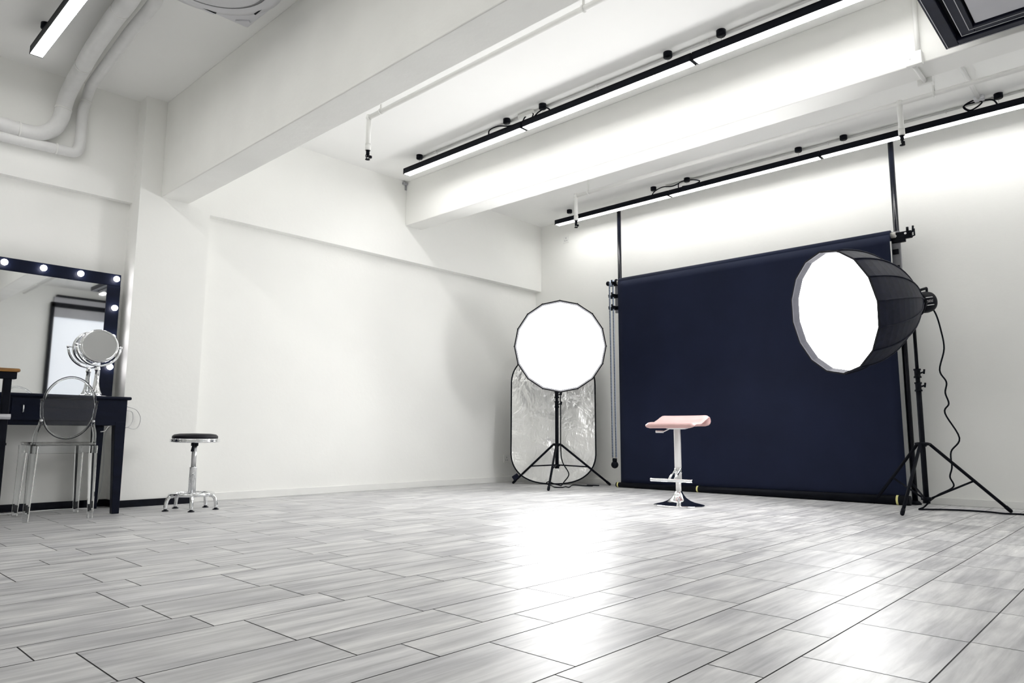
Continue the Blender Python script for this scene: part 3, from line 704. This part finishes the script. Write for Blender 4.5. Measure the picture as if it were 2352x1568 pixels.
    for k in range(3):
        a = a0 + 2 * PI * k / 3; d = V((math.cos(a), math.sin(a), 0)); c0 = V((sx, sy, 0))
        top_ = c0 + d * .045 + V((0, 0, hubz)); foot = c0 + d * r + V((0, 0, .013))
        lg = MB(o).tube([top_, foot], .0115, 10).build('leg', M['black'], t)
        mid = top_.lerp(foot, .56)
        MB(o).tube([c0 + d * .03 + V((0, 0, bz)), mid], .007, 8).build('brace', M['black'], lg)
        MB(o).sphere(mid, .009, 10).build('rivet', M['steel'], lg)
        MB(o).tube([top_.lerp(foot, .94), foot], .014, 10).sphere(foot, .0135, 10).build('rubber_foot', M['black'], lg)
    MB(o).tube(cable, .0058, 8, smooth_path=6).build('power_cable', M['black'], t)
    MB(o).tube(floor_cable, .006, 8, smooth_path=6).build('floor_cable', M['black'], t)
    return t
c2b = V((5.248, 1.734, 1.415)) - V((-.826, .539, -.165)).normalized() * .89
studio_light('deep black softbox turned sideways on a tripod at the right of the backdrop', (5.248, 1.734, 1.415), (-.826, .539, -.165), .765, 5.864, 1.355, .523, 3.083, .475, .05, 0,
    [(6.0, 1.26, 1.50), (6.01, 1.235, 1.44), (6.02, 1.215, 1.33), (6.01, 1.20, 1.18), (5.99, 1.235, 1.02), (6.0, 1.20, .93), (5.99, 1.21, .85), (6.0, 1.195, .77), (5.98, 1.22, .70), (6.03, 1.15, .52), (5.98, 1.20, .42), (5.97, 1.20, .31), (5.96, 1.215, .24), (5.97, 1.20, .17), (5.92, 1.29, .11), (5.878, 1.345, .06)],
    [(5.88, 1.35, .05), (5.86, 1.375, .02), (5.83, 1.40, .007), (5.86, 1.36, .007), (5.93, 1.27, .007), (5.98, 1.15, .007), (5.98, 1.0, .007), (5.93, .90, .007), (5.96, .80, .007), (5.93, .66, .007), (5.98, .55, .007), (5.96, .2, .007), (5.98, -.4, .007)])
studio_light('round lit softbox facing the camera on a tripod before the silver reflector', (5.332, 4.331, 1.392), (-.773, -.622, -.125), .55, 5.776, 4.74, .606, 3.692, .432, .185, 0,
    [(5.80, 4.74, 1.30), (5.82, 4.725, .9), (5.815, 4.72, .40), (5.82, 4.70, .25), (5.86, 4.65, .13), (5.82, 4.68, .05), (5.80, 4.70, .012)],
    [(5.80, 4.70, .008), (5.76, 4.78, .03), (5.72, 4.80, .05), (5.70, 4.82, .03), (5.72, 4.76, .008), (5.60, 4.62, .008), (5.64, 4.56, .008), (5.74, 4.60, .008), (5.70, 4.52, .008), (5.84, 4.58, .02), (5.98, 4.56, .008), (6.04, 4.48, .008), (6.08, 4.58, .008), (6.13, 4.46, .008)])

# ------------------------------------------------------------------ silver reflector leaning in the corner
def reflector():
    base = V((5.975, 4.955, 0)); ang = math.atan2(.77, -.64)
    t = thing('reflector', 'tall oval silver reflector leaning in the corner behind the round softbox', 'reflector', base, ang)
    # local x along the width, local -y faces away; lean back (local -y)
    wd, ht, rx, rz = .462, 1.43, .462, .36
    lean = math.radians(3.5)
    out = []
    for k in range(72):
        a = 2 * PI * k / 72; ca, sa = math.cos(a), math.sin(a)
        e = .82
        x = rx * math.copysign(abs(ca) ** e, ca); z = rz * math.copysign(abs(sa) ** e, sa)
        z = (ht - rz) + z if sa >= 0 else rz + z
        out.append((x, z))
    def P(x, z, off=0.0): return V((x, -(z * math.sin(lean)) + off, z * math.cos(lean) + .008))
    m = MB(); rr = []
    for f in (1, .8, .6, .4, .2, .03):
        rr.append([P(x * f, ht / 2 + (z - ht / 2) * f, .004) for x, z in out])
    m.rings(rr, cap0=False); m.build('silver_face', M['foil'], t)
    m = MB(); m.rings([[P(x, z, -.003) for x, z in out], [P(x * .02, ht / 2 + (z - ht / 2) * .02, -.003) for x, z in out]], cap0=False); m.build('back_face', M['black_fabric'], t)
    MB().tube([P(x, z) for x, z in out], .0085, 8, closed=True).build('rim', M['black'], t)
    # dark carry tab at the lower left
    h = MB(); h.obox(P(.41, .07, -.012), (.07, .012, .05), Matrix.Rotation(.6, 3, 'Y'), bevel=.004); h.build('grip', M['black_fabric'], t)
    return t
reflector()

# ------------------------------------------------------------------ backdrop, poles and chain
t = thing('studio_backdrop', 'wide navy-black paper backdrop hanging from a roll to the floor', 'backdrop', (6.2, 2.9, 0)); o = t.location
px = 6.205; y0, y1 = 1.562, 4.228
zr = 2.165; rr_ = .044
roll = MB(o).cyl((px + .03, y0, zr), (px + .03, y1, zr), rr_, seg=28).build('paper_roll', M['paper'], t)
cr = MB(o); cr.cyl((px + .03, y0 - .035, zr), (px + .03, y0, zr), .024, seg=20); cr.cyl((px + .03, y1, zr), (px + .03, y1 + .035, zr), .024, seg=20); cr.build('core', M['card'], roll)
# the sheet: a gently waved grid
sh = MB(o); bm = sh.bm; NY, NZ = 40, 30; G = []
for i in range(NY + 1):
    row = []
    for k in range(NZ + 1):
        f = k / NZ; z = .022 + (zr - .022) * f; y = y0 + (y1 - y0) * i / NY
        x = px - .014 + .010 * (1 - f) - .004 * math.sin(y * 3.1 + f * 1.3) * (1 - f) - .10 * max(0, .10 - f) ** 1.3
        row.append(bm.verts.new((x, y, z)))
    G.append(row)
for i in range(NY):
    for k in range(NZ):
        f = bm.faces.new([G[i][k], G[i + 1][k], G[i + 1][k + 1], G[i][k + 1]]); f.smooth = True
sheet = sh.build('paper_sheet', M['paper'], t)
sm = sheet.modifiers.new('thickness', 'SOLIDIFY'); sm.thickness = .002
btm = MB(o).cyl((px - .045, y0 - .03, .038), (px - .045, y1 + .03, .026), .037, r1=.025, seg=24).build('floor_roll', M['black'], t)
for yy, tr, tz in ((3.334, .0302, .0303), (1.62, .0378, .0373), (4.235, .0266, .0265)):
    MB(o).lathe([(tr, -.008), (tr, .008)], (px - .045, yy, tz), (0, 1, 0), seg=24, cap0=False, cap1=False).build('tape', M['tape'], btm)
# expander, wheel and hand chain
cz = zr + .005; ccy = 4.325
ex = MB(o); ex.cyl((px + .02, y1 + .03, cz), (px + .02, y1 + .16, cz), .009, seg=12); ex.lathe([(.0, 0), (.02, 0), (.026, .01), (.026, .02), (.02, .03), (0, .03)], (px + .02, y1 + .135, cz), (0, 1, 0), seg=20)
ex.lathe([(0, 0), (.036, 0), (.036, .008), (0, .008)], (px + .02, y1 + .036, cz), (0, 1, 0), seg=20); ex.build('expander', M['black'], t)
MB(o).lathe([(.0, -.012), (.034, -.012), (.034, -.008), (.026, 0), (.034, .008), (.034, .012), (0, .012)], (px + .02, ccy, cz), (0, 1, 0), seg=24).build('chain_wheel', M['chain'], t)
ch = MB(o); zbot = .30; dz = .0125
s1, s2 = [], []
zz = cz
while zz > zbot:
    for (yy) in (ccy + .022, ccy - .022):
        f = (cz - zz) / (cz - zbot)
        ch.sphere((px - .004, yy - .012 * f, zz), .0072, 6)
    zz -= .0165
ch.build('chain_bead', M['chain_dark'], t)['kind'] = 'stuff'
cc = MB(o)
for s in (1, -1):
    cc.tube([(px + .002, ccy + s * .022, cz), (px + .002, ccy + s * .022 - .012, zbot)], .0085, 8)
cc.tube([(px + .02 - .028 * math.cos(a) * 0, ccy + .022 * math.cos(a), cz + .03 * math.sin(a)) for a in [PI * k / 10 for k in range(11)]], .005, 8)
cc.build('pull_chain', M['chain'], t)
cw = MB(o); cw.sphere((px, ccy - .014, .225), .038, 20, (1, 1, 1)); cw.cyl((px, ccy - .014, .25), (px, ccy - .014, .292), .024, seg=16); cw.build('chain_weight', M['black'], t)

def support_pole(yp, label, right):
    t = thing('support_pole', label, 'pole', (6.30, yp, 0), 0, 'backdrop support poles'); o = t.location; x = 6.30; r = .0215
    MB(o).cyl((x, yp, .02), (x, yp, 3.02), r, seg=20).build('pole', M['black_gloss'], t)
    f = MB(o); f.lathe([(0, 0), (.045, 0), (.045, .012), (.026, .03), (0, .03)], (x, yp, 0), seg=20); f.build('foot_cap', M['black'], t)
    MB(o).lathe([(0, 0), (.0235, 0), (.0235, .03), (.018, .036), (0, .036)], (x, yp, 3.0), seg=20).build('top_cap', M['black'], t)
    s = -1 if right else 1
    # triple hook plate
    hp = MB(o).box((x - .05, yp - .032, 1.84), (x - .022, yp + .032, 2.20), bevel=.003).build('hook_plate', M['steel_grey'], t)
    for hz in ((2.165, 2.03, 1.90) if not right else (2.165, 2.03, 1.895)):
        hk = MB(o)
        if not right: hk.box((x - .11, yp - .012 + s * .02, hz - .022), (x - .04, yp + .012 + s * .02, hz + .012), bevel=.003)
        if not right: hk.tube([(x - .105, yp + s * .02, hz - .01), (x - .125, yp + s * .02, hz - .005), (x - .128, yp + s * .02, hz + .025)], .008, 8)
        if right: hk.box((x - .062, yp - .02, hz - .024), (x - .045, yp + .024, hz + .018), bevel=.003)
        else: hk.box((x - .06, yp - .02, hz - .028), (x - .045, yp + s * .09, hz + .012), bevel=.003)
        if not right: hk.tube([(x - .055, yp + s * .088, hz - .012), (x - .055, yp + s * .108, hz - .008), (x - .055, yp + s * .110, hz + .022)], .007, 8)
        hk.build('hook', M['black'], hp)
    return t
support_pole(4.275, 'black floor-standing pole at the left edge of the backdrop, beside the hand chain', False)
rp = support_pole(1.535, 'black floor-standing pole at the right edge of the backdrop, behind the sideways softbox', True)
o = rp.location
cl = MB(o).box((6.235, 1.41, 2.125), (6.27, 1.575, 2.185), bevel=.006).box((6.235, 1.46, 2.10), (6.27, 1.56, 2.13), bevel=.005).build('clamp', M['black'], rp)
MB(o).tube([(6.24, 1.43, 2.16), (6.23, 1.40, 2.17), (6.225, 1.395, 2.215)], .008, 8).tube([(6.24, 1.44, 2.185), (6.24, 1.44, 2.215)], .010, 8).tube([(6.235, 1.415, 2.13), (6.232, 1.39, 2.135), (6.23, 1.39, 2.19)], .007, 8).build('clamp_lever', M['black'], cl)
MB(o).cyl((6.232, 1.53, 2.155), (6.237, 1.53, 2.155), .010, seg=12).cyl((6.232, 1.455, 2.165), (6.237, 1.455, 2.165), .009, seg=12).build('bolt', M['steel'], cl)

# ------------------------------------------------------------------ sockets
t = thing('wall_outlet', 'small white socket high on the wall beside the backdrop pole', 'outlet', (XB, 5.134, 2.857)); o = t.location
MB(o).box((XB - .009, 5.091, 2.814), (XB, 5.177, 2.900), bevel=.003).build('plate', M['white_paint'], t)
for dy, dz_ in ((0, .015), (.014, -.016), (-.014, -.016)): MB(o).box((XB - .0105, 5.134 + dy - .004, 2.857 + dz_ - .008), (XB - .0085, 5.134 + dy + .004, 2.857 + dz_ + .008)).build('slot', M['grey'], t)
t = thing('wall_outlet', 'white socket low on the recessed wall left of the silver reflector', 'outlet', (5.93, YR, .26)); o = t.location
MB(o).box((5.89, YR - .009, .217), (5.976, YR, .303), bevel=.003).build('plate', M['white_paint'], t)
for dy, dz_ in ((0, .015), (.014, -.016), (-.014, -.016)): MB(o).box((5.933 + dy - .004, YR - .0105, .26 + dz_ - .008), (5.933 + dy + .004, YR - .0085, .26 + dz_ + .008)).build('slot', M['grey'], t)

# ------------------------------------------------------------------ world, camera, view
w = bpy.data.worlds.new('world'); w.use_nodes = True
w.node_tree.nodes['Background'].inputs['Color'].default_value = (0.85, 0.9, 1, 1)
w.node_tree.nodes['Background'].inputs['Strength'].default_value = 0.0
bpy.context.scene.world = w

yaw, pitch, roll, fpx = math.radians(43.023), math.radians(7.623), math.radians(-.274), 1617.7
fwd = V((math.cos(yaw) * math.cos(pitch), math.sin(yaw) * math.cos(pitch), math.sin(pitch)))
right = V((math.sin(yaw), -math.cos(yaw), 0)); down = fwd.cross(right)
r2 = right * math.cos(roll) + down * math.sin(roll); d2 = -right * math.sin(roll) + down * math.cos(roll)
cam = bpy.data.cameras.new('camera'); co = bpy.data.objects.new('camera', cam); C.objects.link(co)
cam.sensor_width = 36; cam.sensor_fit = 'HORIZONTAL'; cam.lens = fpx / 2352 * 36; cam.clip_start = .02
mat = Matrix((r2, -d2, -fwd)).transposed().to_4x4(); mat.translation = V((0, 0, .52))
co.matrix_world = mat
sc = bpy.context.scene; sc.camera = co
sc.view_settings.view_transform = 'Standard'; sc.view_settings.look = 'None'
sc.view_settings.gamma = 1; sc.view_settings.use_curve_mapping = False
sc.view_settings.exposure = 0.55
sc.cycles.max_bounces = 16; sc.cycles.diffuse_bounces = 8; sc.cycles.glossy_bounces = 6; sc.cycles.transmission_bounces = 12
